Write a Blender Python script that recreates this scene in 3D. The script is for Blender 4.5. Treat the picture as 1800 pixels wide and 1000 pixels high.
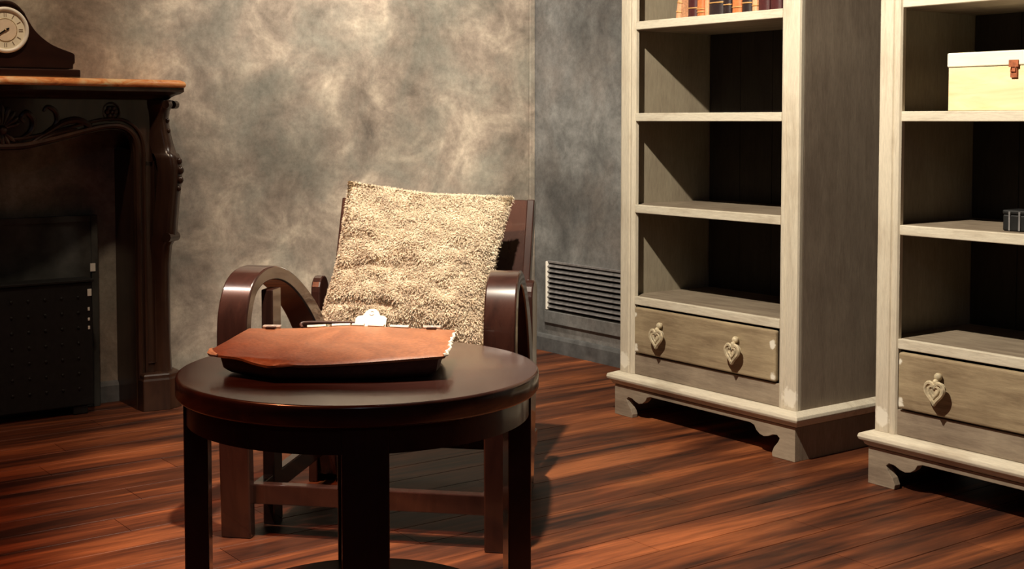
import bpy, bmesh, math, random
from mathutils import Vector, Matrix, noise
random.seed(7)
R = math.radians
S = bpy.context.scene
C = S.collection
for o in list(bpy.data.objects):
    bpy.data.objects.remove(o, do_unlink=True)

# ------------------------------------------------------------------ camera
YAW = R(36.2324); PITCH = R(2.936)
cd = bpy.data.cameras.new('camera'); cam = bpy.data.objects.new('camera', cd); C.objects.link(cam)
cd.sensor_fit = 'HORIZONTAL'; cd.sensor_width = 36.0
cd.lens = 2320.0 / 1800.0 * 36.0
cd.shift_y = -(500.0 - 331.0) / 1800.0
cd.clip_start = 0.05
cam.location = (-3.497, -4.611, 1.0)
cam.rotation_euler = (R(90) - PITCH, 0, -YAW)
S.camera = cam

# ------------------------------------------------------------------ world, lights, exposure
w = bpy.data.worlds.new('world'); S.world = w; w.use_nodes = True
w.node_tree.nodes['Background'].inputs[0].default_value = (0.55, 0.6, 0.7, 1)
w.node_tree.nodes['Background'].inputs[1].default_value = 0.02
S.view_settings.view_transform = 'Standard'; S.view_settings.look = 'None'
S.view_settings.exposure = 0.0; S.view_settings.gamma = 1.0; S.view_settings.use_curve_mapping = False

def spot(name, loc, target, power, color, angle, blend, radius):
    l = bpy.data.lights.new(name, 'SPOT'); o = bpy.data.objects.new(name, l); C.objects.link(o)
    o.location = loc; l.energy = power; l.color = color; l.spot_size = R(angle); l.spot_blend = blend
    l.shadow_soft_size = radius
    o.rotation_euler = (Vector(target) - Vector(loc)).to_track_quat('-Z', 'Y').to_euler()
    return o
# ceiling spot over the table, aimed at the bookcases
spot('ceiling_spot_bookcases', (-2.05, -2.34, 2.35), (-0.75, -2.12, 0.30), 335, (1.0, 0.89, 0.72), 97, 0.3, 0.025)
# ceiling spot washing the mottled wall behind the armchair
spot('ceiling_spot_wall', (-1.0, -1.1, 2.7), (-0.74, 0.0, 1.66), 390, (1.0, 0.89, 0.74), 84, 0.9, 0.08)
# ceiling spot close above the mantel, dim and warm
spot('ceiling_spot_fireplace', (-2.35, -1.08, 2.65), (-2.32, -0.22, 1.2), 72, (1.0, 0.76, 0.53), 60, 0.9, 0.05)
# added narrow white spot, puts a highlight on the left chair arm
spot('added_chair_highlight_spot', (-3.27, -1.62, 2.5), (-2.15, -1.68, 0.55), 75, (1.0, 0.93, 0.82), 22, 0.7, 0.04)
# added red spot that reddens the foreground floor, no lamp seen there
spot('added_red_spot', (-3.25, -2.0, 2.6), (-2.7, -2.0, 0.0), 150, (1.0, 0.30, 0.12), 84, 1.0, 0.04)
# added weak cool fill behind the camera, lifts and cools the shadows
al = bpy.data.lights.new('added_fill_back', 'AREA'); ao = bpy.data.objects.new('added_fill_back', al); C.objects.link(ao)
al.shape = 'DISK'; al.size = 0.5; al.energy = 6.5; al.color = (0.78, 0.88, 1.0); ao.location = (-4.0, -5.6, 2.7)

# ------------------------------------------------------------------ node helpers
def newmat(name):
    m = bpy.data.materials.new(name); m.use_nodes = True
    nt = m.node_tree; b = nt.nodes['Principled BSDF']
    return m, nt, b
def N(nt, t, **kw):
    n = nt.nodes.new(t)
    for k, v in kw.items():
        if k in n.inputs: n.inputs[k].default_value = v
        else: setattr(n, k, v)
    return n
def coords(nt, kind='Object', scale=(1, 1, 1), rot=(0, 0, 0)):
    if kind == 'World':
        g = N(nt, 'ShaderNodeNewGeometry'); src = g.outputs['Position']
    else:
        tc = N(nt, 'ShaderNodeTexCoord'); src = tc.outputs[kind]
    mp = N(nt, 'ShaderNodeMapping'); mp.inputs['Scale'].default_value = scale; mp.inputs['Rotation'].default_value = rot
    nt.links.new(src, mp.inputs['Vector']); return mp.outputs[0]
def tex(nt, vec, scale, detail=6, rough=0.6, dist=0.0):
    n = N(nt, 'ShaderNodeTexNoise'); n.inputs['Scale'].default_value = scale; n.inputs['Detail'].default_value = detail
    n.inputs['Roughness'].default_value = rough; n.inputs['Distortion'].default_value = dist
    nt.links.new(vec, n.inputs['Vector']); return n.outputs['Fac']
def ramp(nt, fac, stops, interp='LINEAR'):
    r = N(nt, 'ShaderNodeValToRGB'); r.color_ramp.interpolation = interp
    e = r.color_ramp.elements
    while len(e) < len(stops): e.new(0.5)
    for el, (p, c) in zip(e, stops):
        el.position = p; el.color = (c[0], c[1], c[2], 1) if not isinstance(c, (int, float)) else (c, c, c, 1)
    nt.links.new(fac, r.inputs[0]); return r.outputs[0]
def mix(nt, fac, a, b, mode='MIX'):
    n = N(nt, 'ShaderNodeMix', data_type='RGBA', blend_type=mode)
    for sock, v in ((n.inputs[0], fac), (n.inputs[6], a), (n.inputs[7], b)):
        if isinstance(v, (int, float)): sock.default_value = v
        elif isinstance(v, tuple): sock.default_value = (*v[:3], 1)
        else: nt.links.new(v, sock)
    return n.outputs[2]
def bump(nt, b, h, strength=0.3, dist=0.01):
    n = N(nt, 'ShaderNodeBump'); n.inputs['Strength'].default_value = strength; n.inputs['Distance'].default_value = dist
    nt.links.new(h, n.inputs['Height']); nt.links.new(n.outputs[0], b.inputs['Normal'])
def link(nt, a, b): nt.links.new(a, b)

def wood(name, c1, c2, rough, grain=(1, 1, 1), scale=6, spec=0.5, bumpy=0.05, coat=0.0):
    m, nt, b = newmat(name)
    v = coords(nt, 'Object', grain)
    f = tex(nt, v, scale, 8, 0.65, 0.6)
    link(nt, ramp(nt, f, [(0.3, c1), (0.7, c2)]), b.inputs['Base Color'])
    f2 = tex(nt, v, scale * 5, 4, 0.6)
    b.inputs['Roughness'].default_value = rough; b.inputs['Specular IOR Level'].default_value = spec
    b.inputs['Coat Weight'].default_value = coat; b.inputs['Coat Roughness'].default_value = 0.09
    if bumpy: bump(nt, b, f2, bumpy, 0.003)
    return m
def plain(name, c, rough=0.5, metal=0.0, spec=0.5, noise_amt=0.25, scale=25, bumpy=0.0):
    m, nt, b = newmat(name)
    f = tex(nt, coords(nt), scale, 5, 0.6)
    d = tuple(x * (1 - noise_amt) for x in c); e = tuple(min(1, x * (1 + noise_amt)) for x in c)
    link(nt, ramp(nt, f, [(0.3, d), (0.7, e)]), b.inputs['Base Color'])
    b.inputs['Roughness'].default_value = rough; b.inputs['Metallic'].default_value = metal
    b.inputs['Specular IOR Level'].default_value = spec
    if bumpy: bump(nt, b, f, bumpy, 0.004)
    return m

M = {}
# mottled plaster, brown to grey green
def plaster(name, dark, mid, light, tint, tscale=1.0):
    m, nt, b = newmat(name)
    v = coords(nt, 'World', (1, 1, 1))
    big = tex(nt, v, 1.9 * tscale, 3, 0.55, 0.2); med = tex(nt, v, 4.4 * tscale, 8, 0.64, 0.6); fine = tex(nt, v, 30, 8, 0.78, 0.0)
    hue = tex(nt, v, 2.9, 5, 0.62, 0.3)
    col = ramp(nt, med, [(0.26, dark), (0.5, mid), (0.74, light)])
    col = mix(nt, ramp(nt, hue, [(0.44, 0.0), (0.64, 0.7)]), col, tint, 'MIX') if tint else col
    col = mix(nt, 1.0, col, ramp(nt, big, [(0.3, 0.55), (0.7, 1.3)]), 'MULTIPLY')
    col = mix(nt, 1.0, col, ramp(nt, fine, [(0.3, 0.70), (0.7, 1.27)]), 'MULTIPLY')
    link(nt, col, b.inputs['Base Color'])
    b.inputs['Roughness'].default_value = 0.85; b.inputs['Specular IOR Level'].default_value = 0.15
    bump(nt, b, fine, 0.18, 0.006)
    return m
M['plaster_back'] = plaster('plaster_back', (0.125, 0.102, 0.085), (0.31, 0.255, 0.205), (0.60, 0.51, 0.40), (0.25, 0.245, 0.205))
M['plaster_right'] = plaster('plaster_right', (0.085, 0.085, 0.085), (0.17, 0.17, 0.165), (0.30, 0.30, 0.29), (0.19, 0.17, 0.155))
M['baseboard'] = plain('baseboard_paint', (0.10, 0.10, 0.10), 0.6, 0, 0.3, 0.4, 14)
M['dark_wall'] = plain('dark_wall_paint', (0.045, 0.045, 0.045), 0.9, 0, 0.1)
M['ceiling'] = plain('ceiling_paint', (0.03, 0.03, 0.03), 0.9, 0, 0.1)
M['vent'] = plain('vent_metal', (0.21, 0.20, 0.20), 0.45, 0.3, 0.5, 0.35, 40)
M['black'] = plain('black_void', (0.004, 0.004, 0.004), 0.9, 0, 0.05)

# floor planks
m, nt, b = newmat('floor_wood'); M['floor'] = m
oi = N(nt, 'ShaderNodeObjectInfo'); rnd = oi.outputs['Random']
vs = coords(nt, 'World', (0.8, 7.5, 1))
st = tex(nt, vs, 1.15, 5, 0.6, 0.5)
gr = tex(nt, coords(nt, 'World', (1.5, 26, 1)), 3.0, 8, 0.7, 0.3)
col = ramp(nt, st, [(0.36, (0.024, 0.008, 0.005)), (0.5, (0.125, 0.036, 0.014)), (0.68, (0.36, 0.112, 0.038))])
col = mix(nt, 1.0, col, ramp(nt, gr, [(0.3, 0.6), (0.7, 1.3)]), 'MULTIPLY')
col = mix(nt, 1.0, col, ramp(nt, rnd, [(0.0, (0.78, 0.75, 0.73)), (0.5, (0.97, 0.97, 0.97)), (1.0, (1.15, 1.12, 1.1))]), 'MULTIPLY')
link(nt, col, b.inputs['Base Color'])
b.inputs['Roughness'].default_value = 0.5; b.inputs['Specular IOR Level'].default_value = 0.3
bump(nt, b, gr, 0.12, 0.002)

# white-washed, worn bookcase paint; blobs = chips of bright paint in object coordinates
def washed(name, cream, brown, lo, hi, grain, blobs=()):
    m, nt, b = newmat(name)
    v = coords(nt, 'Object', grain)
    f = tex(nt, v, 5.0, 8, 0.7, 0.4); g = tex(nt, v, 34.0, 6, 0.75, 0.1)
    h = tex(nt, coords(nt), 2.2, 4, 0.6, 0.6)
    fac = mix(nt, 0.5, f, h)
    col = ramp(nt, fac, [(lo, brown), (hi, cream)])
    col = mix(nt, 1.0, col, ramp(nt, g, [(0.3, 0.82), (0.68, 1.10)]), 'MULTIPLY')
    for (x, y, z, r) in blobs:
        tc = N(nt, 'ShaderNodeTexCoord'); d = N(nt, 'ShaderNodeVectorMath', operation='DISTANCE')
        nz = N(nt, 'ShaderNodeTexNoise'); nz.inputs['Scale'].default_value = 55.0; nz.inputs['Detail'].default_value = 3
        link(nt, tc.outputs['Object'], nz.inputs['Vector'])
        link(nt, tc.outputs['Object'], d.inputs[0]); d.inputs[1].default_value = (x, y, z)
        a = N(nt, 'ShaderNodeMath', operation='MULTIPLY_ADD'); link(nt, nz.outputs['Fac'], a.inputs[0]); a.inputs[1].default_value = r * 1.6
        link(nt, d.outputs['Value'], a.inputs[2])
        mk_ = ramp(nt, a.outputs[0], [(min(0.9, r * 1.65), 1.0), (min(0.95, r * 1.95), 0.0)])
        col = mix(nt, mk_, col, (0.85, 0.80, 0.68))
    link(nt, col, b.inputs['Base Color'])
    b.inputs['Roughness'].default_value = 0.72; b.inputs['Specular IOR Level'].default_value = 0.25
    bump(nt, b, g, 0.15, 0.002)
    return m
CHIPS = [(0.765, -0.005, 0.185, 0.028), (0.025, -0.005, 0.19, 0.026), (0.70, -0.012, 0.335, 0.014), (0.703, -0.012, 0.24, 0.013),
         (0.085, -0.012, 0.35, 0.012), (0.085, -0.012, 0.24, 0.016)]
M['wash_v'] = washed('whitewash_upright', (0.64, 0.57, 0.45), (0.40, 0.32, 0.23), 0.30, 0.50, (7, 7, 0.7), CHIPS[:2])
M['wash_h'] = washed('whitewash_shelf', (0.66, 0.60, 0.48), (0.40, 0.32, 0.23), 0.32, 0.52, (0.8, 7, 7), CHIPS[:2])
M['shelf_top'] = washed('shaded_worn_board', (0.33, 0.27, 0.195), (0.15, 0.11, 0.078), 0.34, 0.62, (0.8, 5, 5))  # worn boards, coloured darker than their front edge to deepen compartment shade
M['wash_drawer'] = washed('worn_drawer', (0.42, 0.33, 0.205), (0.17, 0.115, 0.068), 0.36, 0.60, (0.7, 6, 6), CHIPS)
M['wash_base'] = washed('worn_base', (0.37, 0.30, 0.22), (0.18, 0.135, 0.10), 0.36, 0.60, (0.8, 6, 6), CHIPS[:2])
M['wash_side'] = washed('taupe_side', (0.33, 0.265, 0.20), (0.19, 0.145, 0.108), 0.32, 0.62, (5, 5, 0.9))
M['shade_in'] = washed('shade_dark_board', (0.045, 0.036, 0.028), (0.02, 0.015, 0.012), 0.30, 0.60, (5, 5, 0.8))  # compartment shade put into the colour, near black
M['wash_in'] = washed('shade_toned_panel', (0.33, 0.285, 0.205), (0.24, 0.195, 0.14), 0.30, 0.60, (5, 5, 0.8))  # lining toned down from the whitewash so the compartments read as shaded
M['pull'] = plain('worn_pull', (0.50, 0.42, 0.28), 0.55, 0.0, 0.4, 0.45, 60, 0.2)

M['table'] = wood('dark_table_wood', (0.026, 0.009, 0.007), (0.058, 0.021, 0.015), 0.24, (1, 6, 1), 4, 0.5, 0.01, 0.25)
M['chair'] = wood('mahogany', (0.022, 0.0085, 0.0065), (0.052, 0.020, 0.014), 0.27, (6, 6, 0.8), 4, 0.5, 0.0, 0.7)
M['mantel'] = wood('mantel_wood', (0.019, 0.0085, 0.006), (0.054, 0.025, 0.0145), 0.28, (4, 4, 0.8), 5, 0.45, 0.03)
M['seat'] = plain('seat_leather', (0.03, 0.02, 0.017), 0.5, 0, 0.4)
m, nt, b = newmat('orange_marble'); M['marble'] = m
f = tex(nt, coords(nt, 'Object', (1, 3, 3)), 9, 7, 0.65, 1.5)
link(nt, ramp(nt, f, [(0.32, (0.42, 0.09, 0.03)), (0.5, (0.90, 0.36, 0.12)), (0.68, (0.98, 0.74, 0.42))]), b.inputs['Base Color'])
b.inputs['Roughness'].default_value = 0.35
M['iron'] = plain('black_iron', (0.008, 0.008, 0.008), 0.6, 0.0, 0.3, 0.4, 50)
M['board'] = plain('dark_board', (0.055, 0.055, 0.05), 0.7, 0, 0.3, 0.6, 7)
M['white'] = plain('white_tag', (0.85, 0.83, 0.76), 0.6, 0, 0.3, 0.06)
M['clock'] = wood('clock_case', (0.012, 0.004, 0.003), (0.035, 0.012, 0.008), 0.3, (1, 4, 4), 5, 0.5, 0.0)
M['dial'] = plain('clock_dial', (0.92, 0.85, 0.66), 0.5, 0, 0.4, 0.05)
M['dial_in'] = plain('clock_dial_centre', (0.85, 0.70, 0.52), 0.5, 0, 0.4, 0.12)
M['brass'] = plain('brass', (0.85, 0.68, 0.38), 0.25, 0.9, 0.5, 0.1)
M['ivory'] = plain('ivory_bezel', (0.92, 0.88, 0.78), 0.35, 0.0, 0.5, 0.05)
M['numeral'] = plain('numeral_paint', (0.25, 0.17, 0.10), 0.6)
M['hand'] = plain('hand_black', (0.01, 0.008, 0.006), 0.4)
# leather with creases
def leather(name, a, c, rough):
    m, nt, b = newmat(name)
    v = coords(nt, 'Object', (1, 1, 1)); f = tex(nt, v, 7, 7, 0.65, 1.2); g = tex(nt, v, 160, 3, 0.5)
    col = ramp(nt, f, [(0.3, a), (0.7, c)]); col = mix(nt, 1.0, col, ramp(nt, g, [(0.3, 0.8), (0.7, 1.15)]), 'MULTIPLY')
    link(nt, col, b.inputs['Base Color']); b.inputs['Roughness'].default_value = rough
    bump(nt, b, g, 0.25, 0.002); return m
M['leather'] = leather('brown_leather', (0.20, 0.068, 0.026), (0.40, 0.155, 0.064), 0.42)
M['leather_dark'] = leather('dark_leather', (0.035, 0.012, 0.008), (0.07, 0.024, 0.014), 0.5)
M['fray'] = plain('frayed_edge', (0.90, 0.80, 0.66), 0.8, 0, 0.2, 0.2, 120)
M['tag'] = plain('cream_tag', (0.92, 0.88, 0.70), 0.6, 0, 0.3, 0.04)
M['steel'] = plain('nickel', (0.80, 0.76, 0.68), 0.4, 0.3, 0.5, 0.15)
# wool
m, nt, b = newmat('cream_wool'); M['wool'] = m
v = coords(nt); f = tex(nt, v, 16, 5, 0.6, 0.4); g = tex(nt, v, 90, 3, 0.6)
col = ramp(nt, f, [(0.28, (0.56, 0.45, 0.33)), (0.5, (0.72, 0.60, 0.44)), (0.7, (0.83, 0.72, 0.55))])
col = mix(nt, 1.0, col, ramp(nt, g, [(0.3, 0.8), (0.7, 1.12)]), 'MULTIPLY')
link(nt, col, b.inputs['Base Color']); b.inputs['Roughness'].default_value = 0.95; b.inputs['Specular IOR Level'].default_value = 0.1
# pale pine box
M['pine'] = wood('pale_pine', (0.74, 0.56, 0.28), (0.90, 0.78, 0.52), 0.6, (1, 1, 7), 5, 0.3, 0.05)
M['pine_lid'] = wood('pale_lid', (0.88, 0.80, 0.60), (0.95, 0.90, 0.75), 0.6, (1, 1, 7), 5, 0.3, 0.05)
M['copper'] = plain('rust_latch', (0.40, 0.12, 0.05), 0.5, 0.2, 0.5, 0.4, 80)
M['book_dark'] = leather('book_dark_maroon', (0.035, 0.006, 0.008), (0.09, 0.014, 0.014), 0.5)
M['book_black'] = leather('book_black_leather', (0.012, 0.006, 0.007), (0.03, 0.013, 0.014), 0.5)
M['book_orange'] = leather('book_orange_leather', (0.42, 0.10, 0.03), (0.75, 0.27, 0.09), 0.5)
M['book_tan'] = leather('book_tan_leather', (0.62, 0.26, 0.12), (0.85, 0.48, 0.28), 0.5)
M['paper'] = plain('book_pages', (0.62, 0.48, 0.30), 0.9, 0, 0.1, 0.15, 90)
M['gilt'] = plain('gilt_band', (0.75, 0.42, 0.16), 0.4, 0.4)

# ------------------------------------------------------------------ mesh helpers
def BM(): return bmesh.new()
def box(bm, x0, x1, y0, y1, z0, z1):
    v = [bm.verts.new((x, y, z)) for z in (z0, z1) for y in (y0, y1) for x in (x0, x1)]
    for f in ((0, 2, 3, 1), (4, 5, 7, 6), (0, 1, 5, 4), (2, 6, 7, 3), (1, 3, 7, 5), (0, 4, 6, 2)):
        bm.faces.new([v[i] for i in f])
    return bm
def obox(bm, c, ax, ay, az, hx, hy, hz):
    c = Vector(c); v = []
    for k in (-1, 1):
        for j in (-1, 1):
            for i in (-1, 1): v.append(bm.verts.new(c + Vector(ax) * hx * i + Vector(ay) * hy * j + Vector(az) * hz * k))
    for f in ((0, 2, 3, 1), (4, 5, 7, 6), (0, 1, 5, 4), (2, 6, 7, 3), (1, 3, 7, 5), (0, 4, 6, 2)):
        bm.faces.new([v[i] for i in f])
def prism(bm, poly, fn0, fn1):
    """poly of 2-D points, fn0/fn1 map a point to the two end planes"""
    a = [bm.verts.new(fn0(p)) for p in poly]; c = [bm.verts.new(fn1(p)) for p in poly]
    bm.faces.new(a[::-1]); bm.faces.new(c); n = len(poly)
    for i in range(n): bm.faces.new((a[i], a[(i + 1) % n], c[(i + 1) % n], c[i]))
def loft(bm, rings, cap=True, closed=True):
    vs = [[bm.verts.new(p) for p in r] for r in rings]; n = len(rings[0])
    for i in range(len(vs) - 1):
        for j in range(n if closed else n - 1):
            k = (j + 1) % n; bm.faces.new((vs[i][j], vs[i][k], vs[i + 1][k], vs[i + 1][j]))
    if cap and closed: bm.faces.new(vs[0][::-1]); bm.faces.new(vs[-1])
    return vs
def tube(bm, pts, rad, seg=8, up=(0, 0, 1), flat=1.0):
    pts = [Vector(p) for p in pts]; rings = []
    rs = rad if isinstance(rad, (list, tuple)) else [rad] * len(pts)
    for i, p in enumerate(pts):
        t = (pts[min(i + 1, len(pts) - 1)] - pts[max(i - 1, 0)]).normalized()
        u = Vector(up)
        if abs(t.dot(u)) > 0.95: u = Vector((0, 1, 0)) if abs(t.y) < 0.9 else Vector((1, 0, 0))
        s = t.cross(u).normalized(); q = s.cross(t).normalized()
        rings.append([p + s * math.cos(a) * rs[i] + q * math.sin(a) * rs[i] * flat for a in [2 * math.pi * k / seg for k in range(seg)]])
    loft(bm, rings)
def lathe(bm, prof, seg=48, cx=0, cy=0, a0=0):
    """closed solid of revolution about z, profile from axis to axis"""
    rings = []
    for r, z in prof:
        rings.append([(cx + max(r, 1e-4) * math.cos(2 * math.pi * k / seg), cy + max(r, 1e-4) * math.sin(2 * math.pi * k / seg), z) for k in range(seg)])
    loft(bm, rings)
def ball(bm, c, r, sx=1, sy=1, sz=1, seg=10):
    mt = Matrix.Translation(Vector(c)) @ Matrix.Diagonal((sx, sy, sz, 1))
    bmesh.ops.create_uvsphere(bm, u_segments=seg, v_segments=max(5, seg // 2 + 2), radius=r, matrix=mt)
def smoothpts(pts, n=6):
    """Catmull-Rom through points"""
    P = [Vector(p) for p in pts]; out = []
    for i in range(len(P) - 1):
        p0 = P[max(i - 1, 0)]; p1 = P[i]; p2 = P[i + 1]; p3 = P[min(i + 2, len(P) - 1)]
        for k in range(n):
            t = k / n
            out.append(0.5 * ((2 * p1) + (p2 - p0) * t + (2 * p0 - 5 * p1 + 4 * p2 - p3) * t * t + (3 * p1 - p0 - 3 * p2 + p3) * t ** 3))
    out.append(P[-1]); return out
def obj(name, bm, mat, parent=None, smooth=False, bevel=0.0, seg=2, auto=None, label=None, loc=None, rot=None):
    bmesh.ops.recalc_face_normals(bm, faces=bm.faces)
    me = bpy.data.meshes.new(name); bm.to_mesh(me); bm.free()
    o = bpy.data.objects.new(name, me); C.objects.link(o)
    me.materials.append(M[mat] if isinstance(mat, str) else mat)
    if smooth:
        me.polygons.foreach_set('use_smooth', [True] * len(me.polygons))
        me.set_sharp_from_angle(angle=R(auto or 40))
    if bevel:
        b = o.modifiers.new('bevel', 'BEVEL'); b.width = bevel; b.segments = seg; b.limit_method = 'ANGLE'; b.angle_limit = R(35)
    if parent: o.parent = parent
    if label: o['label'] = label
    if loc: o.location = loc
    if rot: o.rotation_euler = rot
    return o
def tag(o, label, cat, group=None):
    o['label'] = label; o['category'] = cat
    if group: o['group'] = group
    return o
def thing(name, label, cat, loc=(0, 0, 0), rz=0.0, group=None):
    o = bpy.data.objects.new(name, None); C.objects.link(o); o.location = loc; o.rotation_euler = (0, 0, rz)
    o.empty_display_size = 0.1
    return tag(o, label, cat, group)
def struct(o, label=None):
    o['kind'] = 'structure'
    if label: o['label'] = label
    return o

# ------------------------------------------------------------------ room shell
XL, YF, ZC = -5.6, -6.6, 2.8
struct(obj('wall_back', box(BM(), XL - 0.1, 0.1, 0, 0.1, -0.02, ZC), 'plaster_back'), 'mottled brown plaster wall behind the fireplace and armchair')
struct(obj('wall_right', box(BM(), 0, 0.1, YF, 0.0, -0.02, ZC), 'plaster_right'), 'mottled grey plaster wall behind the bookcases')
struct(obj('wall_left', box(BM(), XL - 0.1, XL, YF, 0.0, -0.02, ZC), 'dark_wall'), 'dark painted wall left of the camera')
struct(obj('wall_front', box(BM(), XL - 0.1, 0.1, YF - 0.1, YF, -0.02, ZC), 'dark_wall'), 'dark painted wall behind the camera')
struct(obj('ceiling', box(BM(), XL - 0.1, 0.1, YF - 0.1, 0.1, ZC, ZC + 0.1), 'ceiling'), 'dark ceiling')
fl = struct(obj('floor', box(BM(), XL, 0, YF, 0, -0.06, -0.014), 'black'), 'reddish brown wooden plank floor')
# planks run along the back wall
PW, PL = 0.125, 1.25
bm = box(BM(), 0, 1, 0.0012, PW - 0.0012, -0.014, 0.0)
tope = [e for e in bm.edges if all(abs(v.co.z) < 1e-6 for v in e.verts) and abs(e.verts[0].co.x - e.verts[1].co.x) > 0.5]
bmesh.ops.bevel(bm, geom=tope, offset=0.0008, segments=1, affect='EDGES')
pm = bpy.data.meshes.new('plank'); bmesh.ops.recalc_face_normals(bm, faces=bm.faces); bm.to_mesh(pm); bm.free(); pm.materials.append(M['floor'])
y = -PW; row = 0
while y > YF - 0.001:
    x = XL - (0.0, 0.52, 0.2, 0.83, 0.4)[row % 5]
    while x < -0.01:
        a = max(x, XL); c = min(x + PL, 0.0)
        if c - a > 0.03:
            p = bpy.data.objects.new('plank', pm); C.objects.link(p); p.parent = fl
            p.location = (a + 0.0008, y, 0); p.scale = (c - a - 0.0016, 1, 1)
        x += PL
    y -= PW; row += 1
# baseboards
def skirting(bm, length):
    prof = [(0, 0), (-0.014, 0), (-0.014, 0.058), (-0.008, 0.07), (0, 0.074)]
    return prof
bm = BM(); pr = skirting(None, 0)
prism(bm, pr, lambda p: (p[0], -0.015, p[1]), lambda p: (p[0], YF, p[1]))
struct(obj('baseboard_right', bm, 'baseboard'), 'dark painted baseboard along the grey wall')
bm = BM(); prism(bm, pr, lambda p: (XL, p[0], p[1]), lambda p: (0, p[0], p[1]))
struct(obj('baseboard_back', bm, 'baseboard'), 'dark painted baseboard along the brown wall')
# corner trim strip where the two walls meet
bm = box(BM(), -0.03, -0.001, -0.012, -0.001, 0.075, ZC - 0.001)
struct(obj('trim_1', bm, 'plaster_back', bevel=0.004), 'narrow plaster edge strip in the room corner')

# ------------------------------------------------------------------ air vent in the right wall
v = thing('air_vent', 'grey louvred air vent low in the grey wall beside the tall bookcase', 'vent', (0, 0, 0))
y0, y1, z0, z1 = -0.105, -0.63, 0.183, 0.392
bm = box(BM(), -0.002, 0.0, y1, y0, z0, z1); obj('vent_back', bm, 'black', v)
bm = box(BM(), -0.016, -0.001, y0 - 0.012, y0, z0, z1); obj('frame_side', bm, 'ivory', v, bevel=0.002, label='pale bare edge of the vent frame')
bm = box(BM(), -0.016, -0.001, y1, y1 + 0.014, z0, z1); obj('frame_side', bm, 'vent', v, bevel=0.002)
bm = box(BM(), -0.012, -0.001, y1, y0, z1 - 0.006, z1 + 0.004); obj('frame_rail', bm, 'vent', v, bevel=0.002)
bm = box(BM(), -0.014, -0.001, y1 - 0.01, y0 + 0.012, 0.125, z0 - 0.004); obj('frame_panel', bm, 'plaster_right', v, bevel=0.003)
nsl = 9; pitch = (z1 - z0 - 0.01) / nsl
bm = BM(); obox(bm, (0, 0, 0), (0, 1, 0), Vector((0.8, 0, 0.6)), Vector((-0.6, 0, 0.8)), 0.25, 0.0085, 0.0013)
slm = bpy.data.meshes.new('slat'); bmesh.ops.recalc_face_normals(bm, faces=bm.faces); bm.to_mesh(slm); bm.free(); slm.materials.append(M['vent'])
for i in range(nsl):
    s = bpy.data.objects.new('slat', slm); C.objects.link(s); s.parent = v
    s.location = (-0.0085, (y0 + y1) / 2, z0 + 0.008 + pitch * (i + 0.35)); s.rotation_euler = (0, R(random.uniform(-5, 5)), 0)

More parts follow.
